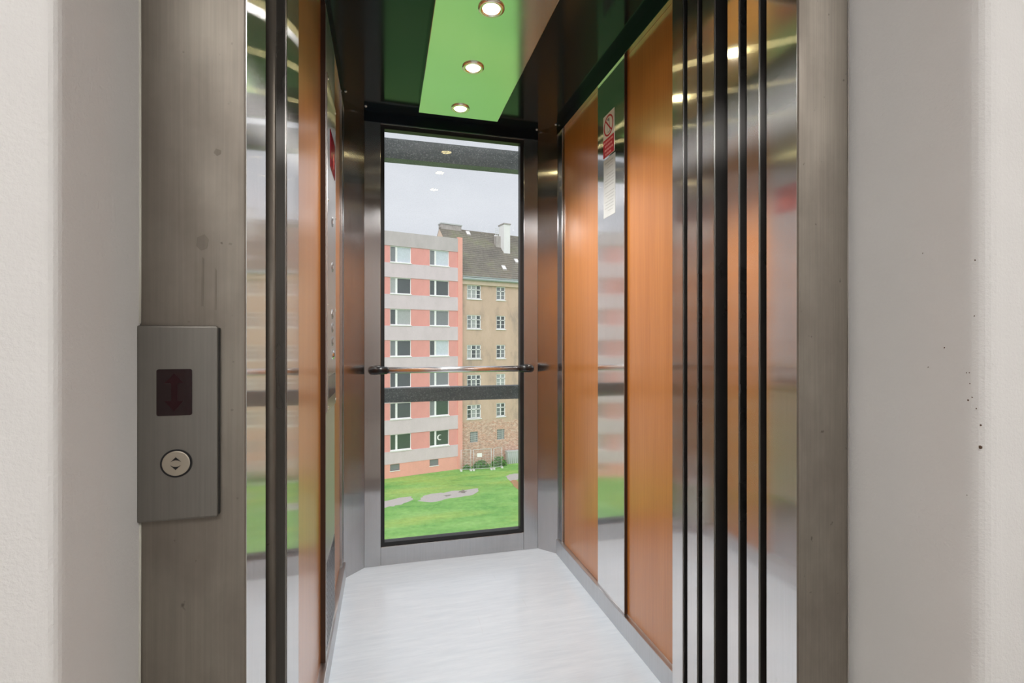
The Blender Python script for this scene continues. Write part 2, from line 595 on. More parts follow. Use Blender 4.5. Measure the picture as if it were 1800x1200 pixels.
w1 = struct(empty('window_1', (0.33, YB, 0)), 'tall glass window in the back wall of the car')
box('stile', -0.095, -0.020, YB, YB + 0.05, 0.0, 2.085, 'steel_satin', w1, 0.002)
box('stile', 0.680, 0.755, YB, YB + 0.05, 0.0, 2.085, 'steel_satin', w1, 0.002)
box('bottom_rail', -0.020, 0.680, YB + 0.001, YB + 0.05, 0.0, 0.088, 'steel_satin', w1, 0.002)
box('top_bead', -0.020, 0.680, YB + 0.001, YB + 0.05, 2.078, 2.085, 'steel_satin', w1, 0.001)
bm = bmesh.new()
add_box(bm, -0.020, -0.003, YB + 0.008, YB + 0.045, 0.088, 2.078)
add_box(bm, 0.663, 0.680, YB + 0.008, YB + 0.045, 0.088, 2.078)
add_box(bm, -0.003, 0.663, YB + 0.008, YB + 0.045, 0.088, 0.106)
add_box(bm, -0.003, 0.663, YB + 0.008, YB + 0.045, 2.060, 2.078)
obj('gasket', bm, 'black_rubber', w1)
bm = bmesh.new()
vv = [bm.verts.new(p) for p in ((-0.003, YB + 0.02, 0.106), (0.663, YB + 0.02, 0.106), (0.663, YB + 0.02, 2.06), (-0.003, YB + 0.02, 2.06))]
bm.faces.new(vv)
obj('glass_pane', bm, 'window_glass', w1)

# ---- handrail
hr = tag(empty('handrail', (0.326, 2.30, 0.905)), 'round chrome handrail with black end brackets across the glass window', 'handrail')
tube('rail', [(-0.015, 2.30, 0.922), (0.665, 2.30, 0.922)], 0.0145, 'rail_steel', hr, 20)
for sx_, x0 in ((1, -0.056), (-1, 0.706)):
    tube('bracket', [(x0, YB - 0.001, 0.920), (x0, YB - 0.025, 0.920), (x0 + sx_ * 0.006, YB - 0.042, 0.921), (x0 + sx_ * 0.018, 2.301, 0.922), (x0 + sx_ * 0.065, 2.30, 0.922)],
         [0.021, 0.020, 0.0195, 0.019, 0.017], 'black_plastic', hr, 16)

# ---- downlights
SPOTS = [(0.321, 2.123, 'far recessed downlight nearest the glass window'), (0.320, 1.796, 'middle recessed downlight of the three on the lighting panel'),
         (0.318, 1.464, 'near recessed downlight cut by the top of the picture')]
for x, y, lab in SPOTS:
    d = tag(empty('downlight', (x, y, 2.085)), lab, 'downlight', 'ceiling downlights')
    lathe('ring', [(0.028, 0.0), (0.041, 0.0), (0.041, -0.003), (0.036, -0.0065), (0.029, -0.006), (0.027, -0.002)], (x, y, 2.085), 'lamp_ring', d, 'z', 28, True)
    lathe('lamp', [(0.027, -0.001), (0.026, -0.004), (0.015, -0.0055), (0.004, -0.006)], (x, y, 2.085), 'lamp_lens', d, 'z', 24, True)
    ld = bpy.data.lights.new('downlight_beam', 'SPOT')
    ld.energy = 25
    ld.spot_size = math.radians(124)
    ld.spot_blend = 0.6
    ld.shadow_soft_size = 0.014
    ld.color = (1.0, 0.97, 0.93)
    lo = bpy.data.objects.new('downlight_beam', ld)
    COL.objects.link(lo)
    lo.parent = d
    lo.location = (0, 0, -0.03)

# ------------------------------------------------------------------ entrance: landing frame, doors, car jambs
ZD = 2.10
t = struct(box('trim_3', -0.318, XL, 0.75, 0.868, 0, ZD + 0.1, 'steel_dull', None, 0.002), 'stained steel door post left of the opening')
box('reveal_plate', XL, XL + 0.0012, 0.754, 0.866, 0.0, ZD, 'steel_polished', t)
for pts in ([(-0.2445, 1.10), (-0.2415, 1.10), (-0.2405, 1.165), (-0.243, 1.168)], [(-0.2275, 1.095), (-0.2255, 1.095), (-0.2250, 1.150), (-0.227, 1.153)],
            [(-0.2500, 1.182), (-0.2440, 1.176), (-0.2370, 1.180), (-0.2350, 1.192), (-0.2400, 1.199), (-0.2490, 1.194)], [(-0.2290, 1.312), (-0.2250, 1.308), (-0.2200, 1.311), (-0.2195, 1.316), (-0.2260, 1.318)],
            [(-0.2110, 1.1865), (-0.2070, 1.1855), (-0.2060, 1.188), (-0.2090, 1.189)]):
    prism('drip_stain', pts, 0.7497, 0.7502, 'steel_stain', t, 'y')
t = struct(box('trim_4', XR, 0.878, 0.75, 0.831, 0, ZD + 0.1, 'steel_dull', None, 0.002), 'brown grey steel door post right of the opening')
box('reveal_plate', XR - 0.0012, XR, 0.754, 0.829, 0.0, ZD, 'steel_polished', t)
struct(box('trim_5', XL, XR, 0.75, 0.831, ZD, ZD + 0.1, 'steel_dull', None, 0.002), 'steel head of the landing door frame')
t = struct(box('trim_6', -0.60, XL, 1.042, 1.180, 0, ZD + 0.05, 'steel_dark', None, 0.002), 'car door jamb left of the opening')
box('reveal_plate', XL, XL + 0.0012, 1.045, 1.178, 0.0, ZD, 'steel_polished', t)
tube('door_stop', [(-0.219, 1.040, 0.0), (-0.219, 1.040, ZD)], 0.011, 'steel_dull', t, 12)
t = struct(box('trim_7', XR, 1.32, 1.118, 1.168, 0, ZD + 0.05, 'steel_dark', None, 0.002), 'car door jamb right of the opening')
box('reveal_plate', XR - 0.0012, XR, 1.119, 1.166, 0.0, ZD, 'steel_polished', t)
struct(box('trim_8', XL, XR, 1.042, 1.168, ZD, ZD + 0.05, 'steel_dark'), 'steel head of the car door')


def sliding(name, label, y_pairs):
    e = struct(empty(name, (1.0, y_pairs[0][0], 0)), label)
    for y0, y1 in y_pairs:
        lf = box('leaf', XR + 0.001, 1.28, y0, y1, 0.004, ZD - 0.004, 'steel_dark', e, 0.0015)
        box('edge_plate', XR - 0.0006, XR + 0.001, y0 + 0.002, y1 - 0.002, 0.004, ZD - 0.004, 'steel_polished', lf)
    return e


sliding('door_1', 'two telescoping steel landing door leaves slid open', ((0.850, 0.888), (0.910, 0.949)))
sliding('door_2', 'two telescoping steel car door leaves slid open', ((0.993, 1.040), (1.058, 1.101)))
struct(box('wall_blocker_right', 1.32, 1.36, 0.83, 1.20, -0.1, 2.30, 'shaft_dark'), 'dark plate added against light leaks behind the door leaves')  # dark plates and cover added to keep stray light out of the door gap
struct(box('wall_blocker_left', -0.64, -0.60, 0.83, 1.20, -0.1, 2.30, 'shaft_dark'), 'dark plate added against light leaks beside the car jamb')
struct(box('wall_blocker_front_right', 0.850, 1.32, 1.168, 1.20, 0, 2.30, 'shaft_dark'), 'dark plate added against light leaks at the car front on the right')
struct(box('ceiling_blocker', -0.60, 1.32, 0.83, 1.17, ZD + 0.1, 2.30, 'shaft_dark'), 'dark cover added against light leaks over the doors')
struct(box('floor_shaft', -0.60, 1.32, 0.83, 1.17, -0.1, 0.0, 'steel_dark'), 'grooved steel door sills')

# ------------------------------------------------------------------ landing (hall)


def rounded(pts, i, r, k=6):
    """replace corner i of a polygon by an arc"""
    p, a, c = Vector(pts[i]), Vector(pts[i - 1]), Vector(pts[(i + 1) % len(pts)])
    d1, d2 = (a - p).normalized(), (c - p).normalized()
    q0, q1 = p + d1 * r, p + d2 * r
    arc = []
    for j in range(k + 1):
        s_ = j / k
        arc.append(tuple((q0 * (1 - s_) + p * s_) * (1 - s_) + (p * (1 - s_) + q1 * s_) * s_))
    return pts[:i] + arc + pts[i + 1:]


HZ = 2.62
pl = [(-1.70, 0.572), (-0.3125, 0.572), (-0.318, 0.83), (-1.70, 0.83)]
fl = struct(prism('wall_front_left', rounded(pl, 1, 0.016), 0, HZ, 'plaster'), 'white plastered landing wall left of the elevator door')
pr = [(2.90, 0.83), (0.878, 0.83), (0.941, 0.560), (2.90, 0.560)]
frw = struct(prism('wall_front_right', rounded(pr, 2, 0.030), 0, HZ, 'plaster'), 'white plastered landing wall right of the elevator door')
struct(box('wall_front_top', -0.318, 0.878, 0.572, 0.83, ZD + 0.1, HZ, 'plaster'), 'plastered wall over the elevator door')
struct(box('floor_landing', -1.70, 2.90, -2.2, 0.83, -0.1, 0.0, 'hall_floor_tile'), 'landing floor')
struct(box('ceiling_landing', -1.70, 2.90, -2.2, 0.83, HZ, HZ + 0.1, 'hall_paint'), 'landing ceiling')
struct(box('wall_landing_left', -1.75, -1.70, -2.2, 0.83, 0, HZ, 'hall_paint'), 'side wall of the landing')
struct(box('wall_landing_right', 2.90, 2.95, -2.2, 0.83, 0, HZ, 'hall_paint'), 'other side wall of the landing')
struct(box('wall_landing_back', -1.75, 2.95, -2.25, -2.2, 0, HZ, 'hall_paint'), 'wall of the landing behind the viewer')
# caulk beads between frame and plaster
tube('caulk_bead', [(-0.3165, 0.7485 + 0.001 * math.sin(k * 1.7), z) for k, z in enumerate([0.0, 0.2, 0.4, 0.6, 0.8, 0.81])], 0.0022, 'caulk', fl, 6)
tube('caulk_bead', [(-0.3165, 0.7485 + 0.001 * math.sin(k * 1.3), z) for k, z in enumerate([1.075, 1.2, 1.4, 1.6, 1.8, 2.0, 2.2])], 0.0022, 'caulk', fl, 6)
tube('caulk_bead', [(0.8775, 0.749 + 0.001 * math.sin(k * 1.9), z) for k, z in enumerate([0.0, 0.3, 0.6, 0.9, 1.2, 1.5, 1.8, 2.2])], 0.0012, 'chip_grey', frw, 6)
# chips in the plaster of the right reveal: (pixel column, pixel row, size)


def ray(px, py):
    u, w_ = (px - 900) / F, (602 - py) / F
    return Vector((math.sin(A) + u * math.cos(A), math.cos(A) - u * math.sin(A), w_))


def on_reveal(px, py):
    d = ray(px, py)                 # plane through (0.878,0.83) and (0.936,0.56)
    p0, tdir = Vector((0.878, 0.83, 0)), Vector((0.063, -0.27, 0))
    nn = Vector((-0.27, -0.063, 0)).normalized()
    k = p0.dot(nn) / d.dot(nn)
    return d * k + Vector((0, 0, CAMZ)), nn


for px, py, sz, mm in ((1714, 457, .0016, 0), (1713, 555, .0014, 0), (1660, 611, .0014, 0), (1699, 655, .0012, 0), (1704, 655, .0012, 0), (1705, 674, .0012, 0),
                       (1702, 703, .0016, 0), (1709, 698, .0014, 0), (1716, 718, .0014, 0), (1724, 747, .0018, 0), (1723, 786, .0034, 0), (1632, 645, .0018, 1), (1622, 445, .0016, 1), (1700, 870, .0012, 1)):
    p, nn = on_reveal(px, py)
    tx = Vector((nn.y, -nn.x, 0))
    bm = bmesh.new()
    ring = []
    for k in range(7):
        a = 2 * math.pi * k / 7
        rr = sz * R.uniform(0.6, 1.2)
        ring.append(bm.verts.new(p + nn * 0.0004 + tx * rr * 0.8 * math.cos(a) + Vector((0, 0, 1)) * rr * math.sin(a)))
    top = bm.verts.new(p + nn * 0.0011)
    for k in range(7):
        bm.faces.new([ring[k], ring[(k + 1) % 7], top])
    obj('chip', bm, 'chip_grey' if mm else 'chip_brown', frw)

for xc, lab in ((-0.85, 'flat ceiling lamp added unseen behind the viewer on the left to light the landing'), (1.80, 'flat ceiling lamp added unseen behind the viewer on the right to light the landing')):  # unseen lamps added to light the landing walls and reveals
    hl = tag(empty('added_landing_lamp', (xc, -1.15, HZ - 0.07)), lab, 'lamp', 'added landing lamps')
    box('housing', xc - 0.52, xc + 0.52, -1.50, -0.80, HZ - 0.03, HZ, 'sign_white', hl, 0.004)
    box('diffuser', xc - 0.50, xc + 0.50, -1.48, -0.82, HZ - 0.07, HZ - 0.03, 'fill_diffuser', hl, 0.004)

# ------------------------------------------------------------------ landing call panel
cpn = tag(empty('call_panel', (-0.27, 0.745, 0.8115)), 'steel call panel with dark red display and round button on the door post', 'call panel')
bm = bmesh.new()
add_box(bm, -0.3175, -0.2216, 0.741, 0.750, 0.8115, 1.073, 0.003)
obj('plate', bm, 'steel_plate', cpn)
box('shadow_gap', -0.2216, -0.2206, 0.745, 0.750, 0.815, 1.070, 'black_plastic', cpn)


def rrect(x0, x1, z0, z1, r, k=4):
    pts = []
    for cx_, cz_, a0 in ((x1 - r, z1 - r, 0), (x0 + r, z1 - r, 90), (x0 + r, z0 + r, 180), (x1 - r, z0 + r, 270)):
        for j in range(k + 1):
            a = math.radians(a0 + 90 * j / k)
            pts.append((cx_ + r * math.cos(a), cz_ + r * math.sin(a)))
    return pts


dsp = prism('display', rrect(-0.2935, -0.2520, 0.9525, 1.0145, 0.0025), 0.7402, 0.7430, 'display_glass', cpn, 'y')
prism('arrow', [(-0.2728, 1.009), (-0.2840, 0.996), (-0.2765, 0.996), (-0.2765, 0.972), (-0.2840, 0.972), (-0.2728, 0.958), (-0.2616, 0.972), (-0.2690, 0.972), (-0.2690, 0.996), (-0.2616, 0.996)],
      0.7399, 0.7402, 'display_arrow', dsp, 'y')
lathe('button_ring', [(0.0188, 0.0), (0.0188, -0.0012), (0.0165, -0.0012), (0.0165, 0.0)], (-0.2705, 0.741, 0.8885), 'black_plastic', cpn, 'y', 40)
bt = lathe('button', [(0.0165, 0.0), (0.0165, -0.0016), (0.0155, -0.0022), (0.002, -0.0024)], (-0.2705, 0.741, 0.8885), 'button_face', cpn, 'y', 40)
for s_ in (1, -1):
    pts = [(-0.2705 - 0.0062, 0.8885 + s_ * 0.0022), (-0.2705, 0.8885 + s_ * 0.0085), (-0.2705 + 0.0062, 0.8885 + s_ * 0.0022), (-0.2705 + 0.003, 0.8885 + s_ * 0.0040), (-0.2705, 0.8885 + s_ * 0.0045), (-0.2705 - 0.003, 0.8885 + s_ * 0.0040)]
    prism('arrowhead', pts, 0.7380, 0.7387, 'black_plastic', bt, 'y')

# ------------------------------------------------------------------ car control panel on the left wall
cop = tag(empty('control_panel', (-0.175, 1.70, 0.835)), 'tall steel car control panel with red display and round buttons on the left wall', 'control panel')
XF = -0.171
box('plate', -0.175, XF, 1.578, 1.830, 0.835, 1.88, 'steel_wall', cop, 0.001)
dd = box('display', XF, XF + 0.002, 1.645, 1.79, 1.615, 1.735, 'display_red', cop, 0.0005)
prism('arrow', [(1.745, 1.69), (1.725, 1.663), (1.738, 1.663), (1.738, 1.64), (1.752, 1.64), (1.752, 1.663), (1.765, 1.663)], XF + 0.002, XF + 0.0025, 'display_red_lit', dd, 'x')
for zz in (1.45, 1.30, 1.145, 1.100, 1.055):
    b_ = lathe('floor_button', [(0.016, 0), (0.016, 0.0025), (0.014, 0.0035), (0.003, 0.0035)], (XF, 1.705, zz), 'steel_satin', cop, 'x', 20)
    lathe('button_symbol', [(0.006, 0.0035), (0.006, 0.004)], (XF, 1.705, zz), 'sign_grey', b_, 'x', 8)
k_ = lathe('key_switch', [(0.017, 0), (0.017, 0.004), (0.010, 0.008), (0.003, 0.008)], (XF, 1.705, 1.010), 'chrome', cop, 'x', 20)
box('key_slot', XF + 0.008, XF + 0.0085, 1.703, 1.707, 1.003, 1.017, 'black_plastic', k_)
box('engraved_plate', XF, XF + 0.001, 1.60, 1.81, 0.875, 0.945, 'steel_satin', cop)
for y in (1.588, 1.820):
    for zz in (0.85, 1.165, 1.49, 1.865):
        lathe('screw', [(0.005, 0), (0.0045, 0.002), (0.002, 0.0028)], (XF, y, zz), 'chrome', cop, 'x', 10, True)

# ------------------------------------------------------------------ sign and notice on the right steel strip
XS = 0.831
sg = tag(empty('prohibition_sign', (XS, 1.70, 1.770)), 'white and red prohibition sticker over the paper notice', 'sign')
sp = box('sticker', XS - 0.0012, XS, 1.656, 1.748, 1.770, 1.932, 'sign_white', sg)
bm = bmesh.new()
C0 = (1.702, 1.884)
for k in range(36):
    a0, a1 = 2 * math.pi * k / 36, 2 * math.pi * (k + 1) / 36
    pts = [(C0[0] + r_ * math.cos(a), C0[1] + r_ * math.sin(a)) for r_, a in ((0.040, a0), (0.040, a1), (0.034, a1), (0.034, a0))]
    add_prism(bm, pts, XS - 0.0018, XS - 0.0012, 'x')
obj('red_ring', bm, 'sign_red', sp)
prism('pictogram', [(1.690, 1.857), (1.709, 1.857), (1.707, 1.885), (1.705, 1.903), (1.712, 1.906), (1.712, 1.912), (1.696, 1.912), (1.694, 1.903)], XS - 0.0015, XS - 0.0012, 'sign_grey', sp, 'x')
prism('pictogram_inside', [(1.693, 1.860), (1.706, 1.860), (1.704, 1.900), (1.696, 1.900)], XS - 0.0017, XS - 0.0015, 'sign_white', sp, 'x')
q = 0.0255
prism('red_slash', [(C0[0] + q - 0.002, C0[1] + q + 0.002), (C0[0] + q + 0.002, C0[1] + q - 0.002), (C0[0] - q + 0.002, C0[1] - q - 0.002), (C0[0] - q - 0.002, C0[1] - q + 0.002)],
      XS - 0.0020, XS - 0.0015, 'sign_red', sp, 'x')
rb = box('red_field', XS - 0.0016, XS - 0.0012, 1.656, 1.748, 1.770, 1.838, 'sign_red', sg)
for i, (y0, y1) in enumerate(((1.664, 1.742), (1.672, 1.738), (1.664, 1.742), (1.680, 1.728))):
    zt = 1.830 - i * 0.0155
    y = y0
    while y < y1 - 0.004:                      # words too small to read
        wl2 = R.uniform(0.008, 0.02)
        box('text_line', XS - 0.0019, XS - 0.0016, y, min(y + wl2, y1), zt - 0.0075, zt, 'sign_pink', rb)
        y += wl2 + 0.004
nt = tag(empty('paper_notice', (XS, 1.70, 1.535)), 'pale paper notice with faint print under the prohibition sticker', 'notice')
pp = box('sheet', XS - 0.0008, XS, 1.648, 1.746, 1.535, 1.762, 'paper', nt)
for i in range(17):
    zt = 1.748 - i * 0.0118
    if i in (3, 9):
        continue
    box('text_line', XS - 0.0010, XS - 0.0008, 1.656 + R.uniform(0, 0.012), 1.738 - R.uniform(0, 0.03), zt - (0.005 if i == 0 else 0.0026), zt, 'print_grey', pp)

# ------------------------------------------------------------------ shaft steelwork outside the glass
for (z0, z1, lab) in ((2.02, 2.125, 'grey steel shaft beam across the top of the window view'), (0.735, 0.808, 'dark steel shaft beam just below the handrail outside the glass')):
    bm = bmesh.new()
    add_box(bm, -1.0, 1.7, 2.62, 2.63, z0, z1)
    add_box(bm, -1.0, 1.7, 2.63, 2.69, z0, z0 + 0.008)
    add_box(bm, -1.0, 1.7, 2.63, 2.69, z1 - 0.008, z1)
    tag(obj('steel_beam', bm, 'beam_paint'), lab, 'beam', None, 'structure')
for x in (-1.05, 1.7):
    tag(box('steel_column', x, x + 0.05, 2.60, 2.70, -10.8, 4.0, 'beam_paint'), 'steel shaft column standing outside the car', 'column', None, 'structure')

# ------------------------------------------------------------------ outdoors
GZ = -10.8
gp = struct(box('ground', -90, 110, 3.5, 160, GZ - 0.3, GZ, 'lawn_grass'), 'green lawn in front of the apartment buildings')


def G(px, py, z=GZ):
    d = ray(px, py)
    k = (z - CAMZ) / d.z
    return Vector((d.x * k, d.y * k, z))


def patch(name, pix, mat, th, label):
    pts = []
    for i in range(len(pix)):
        a, c = G(*pix[i]), G(*pix[(i + 1) % len(pix)])
        for k in range(4):
            p = a.lerp(c, k / 4)
            pts.append((p.x + R.uniform(-.12, .12), p.y + R.uniform(-.15, .15)))
    o = prism(name, pts, GZ, GZ + th, mat)
    return struct(o, label)


patch('path_1', [(560, 900), (640, 885), (722, 873), (727, 878), (712, 884), (690, 890), (660, 894), (560, 915)], 'path_asphalt', 0.02, 'broken grey asphalt path on the lawn by the window frame')
pth = patch('path_2', [(735, 881), (745, 871), (775, 866), (800, 863), (842, 858), (841, 865), (820, 872), (790, 876), (760, 883)], 'path_asphalt', 0.02, 'broken grey asphalt path in the middle of the lawn')
patch('path_3', [(806, 866), (812, 861), (822, 863), (816, 868)], 'puddle', 0.024, 'dark wet hollow in the asphalt path')
patch('path_4', [(780, 871), (788, 869), (793, 871), (785, 873)], 'puddle', 0.024, 'small dark wet spot in the asphalt path')
patch('path_5', [(889, 836), (905, 833), (925, 832), (925, 838), (905, 843), (895, 845)], 'path_asphalt', 0.02, 'grey trodden strip at the edge of the lawn')
patch('path_6', [(897, 842), (908, 842), (925, 862), (908, 860)], 'bare_soil', 0.018, 'bare brown soil at the edge of the lawn')

TH = math.radians(14.03)
P0 = (3.38, 44.29, GZ)


def holed(bm, x0, x1, z0, z1, y0, y1, holes):
    """a wall skin with rectangular openings and their reveals; y0 front, y1 depth of the reveal"""
    xs = sorted({x0, x1} | {h[0] for h in holes} | {h[1] for h in holes})
    zs = sorted({z0, z1} | {h[2] for h in holes} | {h[3] for h in holes})
    for xa, xb in zip(xs, xs[1:]):
        for za, zb in zip(zs, zs[1:]):
            mx, mz = (xa + xb) / 2, (za + zb) / 2
            if any(h[0] < mx < h[1] and h[2] < mz < h[3] for h in holes):
                continue
            bm.faces.new([bm.verts.new(p) for p in ((xa, y0, za), (xb, y0, za), (xb, y0, zb), (xa, y0, zb))])
    for a, b2, c, d in holes:
        for p, q2 in (((a, c), (a, d)), ((a, d), (b2, d)), ((b2, d), (b2, c)), ((b2, c), (a, c))):
            bm.faces.new([bm.verts.new(v_) for v_ in ((p[0], y0, p[1]), (p[0], y1, p[1]), (q2[0], y1, q2[1]), (q2[0], y0, q2[1]))])
    for za, zb, xa, xb in ((z0, z0, x0, x1), (z1, z1, x0, x1)):
        bm.faces.new([bm.verts.new(p) for p in ((xa, y0, za), (xb, y0, za), (xb, y1, zb), (xa, y1, zb))])
    for xa in (x0, x1):
        bm.faces.new([bm.verts.new(p) for p in ((xa, y0, z0), (xa, y0, z1), (xa, y1, z1), (xa, y1, z0))])


# ---- salmon panel block with grey bands
pk = tag(empty('apartment_block', P0, TH), 'salmon pink apartment block with pale grey bands and a flat roof', 'building')
BX0, BX1, BX2 = -35.0, 3.315, 3.775
box('wall', BX0, BX2, 0.26, 12, 0, 21.3, 'facade_band', pk)
box('roof', BX0, BX2, 0.26, 12, 21.3, 21.45, 'facade_parapet', pk)
SILL = [8.11 - 2.757 * i - GZ for i in range(7)]
WH = 1.43
CX = [1.515 - 3.61 * k for k in range(10)]
HW = 0.945
box('parapet', BX0, BX1, 0.0, 0.26, SILL[0] + WH, 21.6, 'facade_parapet', pk)
for i in range(6):
    box('band', BX0, BX1, 0.0, 0.26, SILL[i + 1] + WH, SILL[i] - 0.06, 'facade_band', pk)
box('band', BX0, BX1, 0.0, 0.26, 1.22, SILL[6] - 0.06, 'facade_band', pk)
box('corner_strip', BX1, BX2, -0.02, 0.26, 0.0, 21.72, 'facade_orange', pk)
bm = bmesh.new()
holed(bm, BX0, BX1, 0, 1.22, 0.03, 0.26, [(c - 0.95, c - 0.10, 0.62, 1.19) for c in CX])
obj('plinth', bm, 'facade_orange', pk)
proto_p = {}
for i in range(7):
    edges = [BX1] + [v_ for c in CX for v_ in (c + HW, c - HW)] + [BX0]
    for j in range(0, len(edges), 2):
        xa, xb = edges[j + 1], edges[j]
        key = round(xb - xa, 2)
        zc = SILL[i] - 0.06
        if key not in proto_p:
            bm = bmesh.new()
            add_box(bm, 0, xb - xa, 0.05, 0.26, 0, WH + 0.06)
            proto_p[key] = obj('pier', bm, 'facade_pink', pk)
            proto_p[key].location = (xa, 0, zc)
        else:
            copy_part(proto_p[key], pk, (xa, 0, zc))

bm = bmesh.new()
add_box(bm, -HW, HW, 0.14, 0.20, 0, 0.07)
add_box(bm, -HW, HW, 0.14, 0.20, WH - 0.07, WH)
add_box(bm, -HW, -HW + 0.06, 0.14, 0.20, 0.07, WH - 0.07)
add_box(bm, HW - 0.06, HW, 0.14, 0.20, 0.07, WH - 0.07)
add_box(bm, -0.46, -0.28, 0.13, 0.20, 0.07, WH - 0.07)
add_box(bm, -HW - 0.03, HW + 0.03, -0.06, 0.20, -0.07, 0.0)
wp = obj('window', bm, 'window_white', pk)
bm = bmesh.new()
add_box(bm, -HW + 0.06, -0.46, 0.18, 0.195, 0.07, WH - 0.07)
pa = obj('pane', bm, 'pane_dark', wp)
bm = bmesh.new()
add_box(bm, -0.28, HW - 0.06, 0.18, 0.195, 0.07, WH - 0.07)
pb = obj('pane', bm, 'pane_dark', wp)
LOOK = {(0, 0): ('pane_grey', 'pane_blind'), (0, 1): ('pane_grey', 'pane_blind'), (1, 0): ('pane_dark', 'pane_dark'), (1, 1): ('pane_curtain', 'pane_dark'),
        (2, 0): ('pane_grey', 'pane_grey'), (2, 1): ('pane_dark', 'pane_curtain'), (3, 0): ('pane_dark', 'pane_blind'), (3, 1): ('pane_grey', 'pane_dark'),
        (4, 0): ('pane_grey', 'pane_grey'), (4, 1): ('pane_dark', 'pane_dark'), (5, 0): ('pane_grey', 'pane_green'), (5, 1): ('pane_dark', 'pane_dark'),
        (6, 0): ('pane_green', 'pane_green'), (6, 1): ('pane_green', 'pane_green')}


def variant(src, mat, parent):
    c = src.copy()
    if not src.data.name.startswith(mat):
        key = (src.name, mat)
        if key not in variant.cache:
            d = src.data.copy()
            d.materials.clear()
            d.materials.append(mt(mat))
            variant.cache[key] = d
        c.data = variant.cache[key]
    COL.objects.link(c)
    c.parent = parent
    return c


variant.cache = {}
for i in range(7):
    for j, c in enumerate(CX):
        look = LOOK.get((i, j)) or (R.choice(['pane_dark', 'pane_grey']), R.choice(['pane_dark', 'pane_grey', 'pane_curtain', 'pane_blind']))
        w = copy_part(wp, pk, (c, 0, SILL[i]))
        variant(pa, look[0], w)
        variant(pb, look[1], w)
        if (i, j) == (6, 0):
            bm = bmesh.new()
            pts = [(0.06 + 0.26 * math.cos(a), 0.75 + 0.26 * math.sin(a)) for a in [math.radians(60 + 240 * k / 14) for k in range(15)]]
            pts += [(0.14 + 0.20 * math.cos(a), 0.75 + 0.20 * math.sin(a)) for a in [math.radians(292 - 224 * k / 14) for k in range(15)]]
            add_prism(bm, pts, 0.165, 0.178, 'y')
            OFF[w.name] = Vector((0, 0, 0))
            tag(obj('crescent_ornament', bm, 'window_white', w), 'white crescent moon hung in the window')
for o in (pa, pb, wp):
    bpy.data.objects.remove(o, do_unlink=True)
bm = bmesh.new()
add_box(bm, -0.425, 0.425, 0.12, 0.14, 0, 0.57)
b0 = obj('basement_window', bm, 'pane_grey', pk)
bm = bmesh.new()
add_box(bm, -0.46, 0.46, -0.02, 0.13, -0.06, 0.0)
b1 = obj('sill', bm, 'window_white', b0)
for j, c in enumerate(CX):
    if j == 0:
        b0.location = (c - 0.525, 0, 0.62)
    else:
        w = copy_part(b0, pk, (c - 0.525, 0, 0.62))
        copy_part(b1, w)

# ---- old tenement with mossy tiled roof
tn = tag(empty('tenement_house', P0, TH), 'old beige plastered tenement with mossy tiled roof and white chimney', 'building')
TX0, TX1, TY = 3.785, 26.0, 0.30
ZE, ZR = 18.0, 23.95
S2 = [5.23 - 2.87 * i - GZ for i in range(5)]
H2 = 1.34
cols = [(5.10, 0.74), (8.0, 0.50), (11.2, 0.74), (14.1, 0.50), (17.3, 0.74), (20.2, 0.50), (23.4, 0.74)]
holes = []
for c, hw in cols:
    holes += [(c - hw, c + hw, s_, s_ + H2) for s_ in S2]
    holes.append((c - 0.42, c + 0.42, 2.28, 3.30))
bm = bmesh.new()
holed(bm, TX0, TX1, 0, ZE - 0.2, TY, TY + 0.22, holes)
add_box(bm, TX0, TX1, TY + 0.24, 12.0, 0, ZE - 0.2)
obj('wall', bm, 'facade_beige', tn)
prism('gable', [(TY, ZE - 0.2), (12.0, ZE - 0.2), (6.3, ZR - 0.1)], TX0, TX0 + 0.2, 'cornice_beige', tn, 'x')
box('cornice', TX0, TX1, TY - 0.22, TY + 0.24, ZE - 0.62, ZE - 0.2, 'cornice_beige', tn)
tube('gutter', [(TX0, TY - 0.40, ZE - 0.10), (TX1, TY - 0.40, ZE - 0.10)], 0.13, 'gutter_zinc', tn, 8)
box('eave_flashing', TX0, TX1, TY - 0.36, TY + 0.10, ZE - 0.18, ZE + 0.16, 'gutter_zinc', tn)
NR = 24
y_e, y_r = TY - 0.36, 6.3
bm = bmesh.new()
sl = (ZR - ZE) / (y_r - y_e)
for k in range(NR):
    ya, yb = y_e + (y_r - y_e) * k / NR, y_e + (y_r - y_e) * (k + 1) / NR
    za, zb = ZE + sl * (ya - y_e) + 0.09, ZE + sl * (yb - y_e)
    add_prism(bm, [(ya, za - 0.09), (ya, za), (yb, zb), (yb, zb - 0.09)], TX0, TX1, 'x')
tag(obj('roof_tiles', bm, 'roof_tile', tn), kind='stuff')
prism('rear_roof', [(y_r, ZR), (12.3, ZE), (12.3, ZE - 0.1), (y_r, ZR - 0.1)], TX0, TX1, 'roof_tile', tn, 'x')
tube('ridge_cap', [(TX0, y_r, ZR), (TX1, y_r, ZR)], 0.12, 'roof_tile', tn, 8)


def zs_at(y):
    return ZE + sl * (y - y_e)


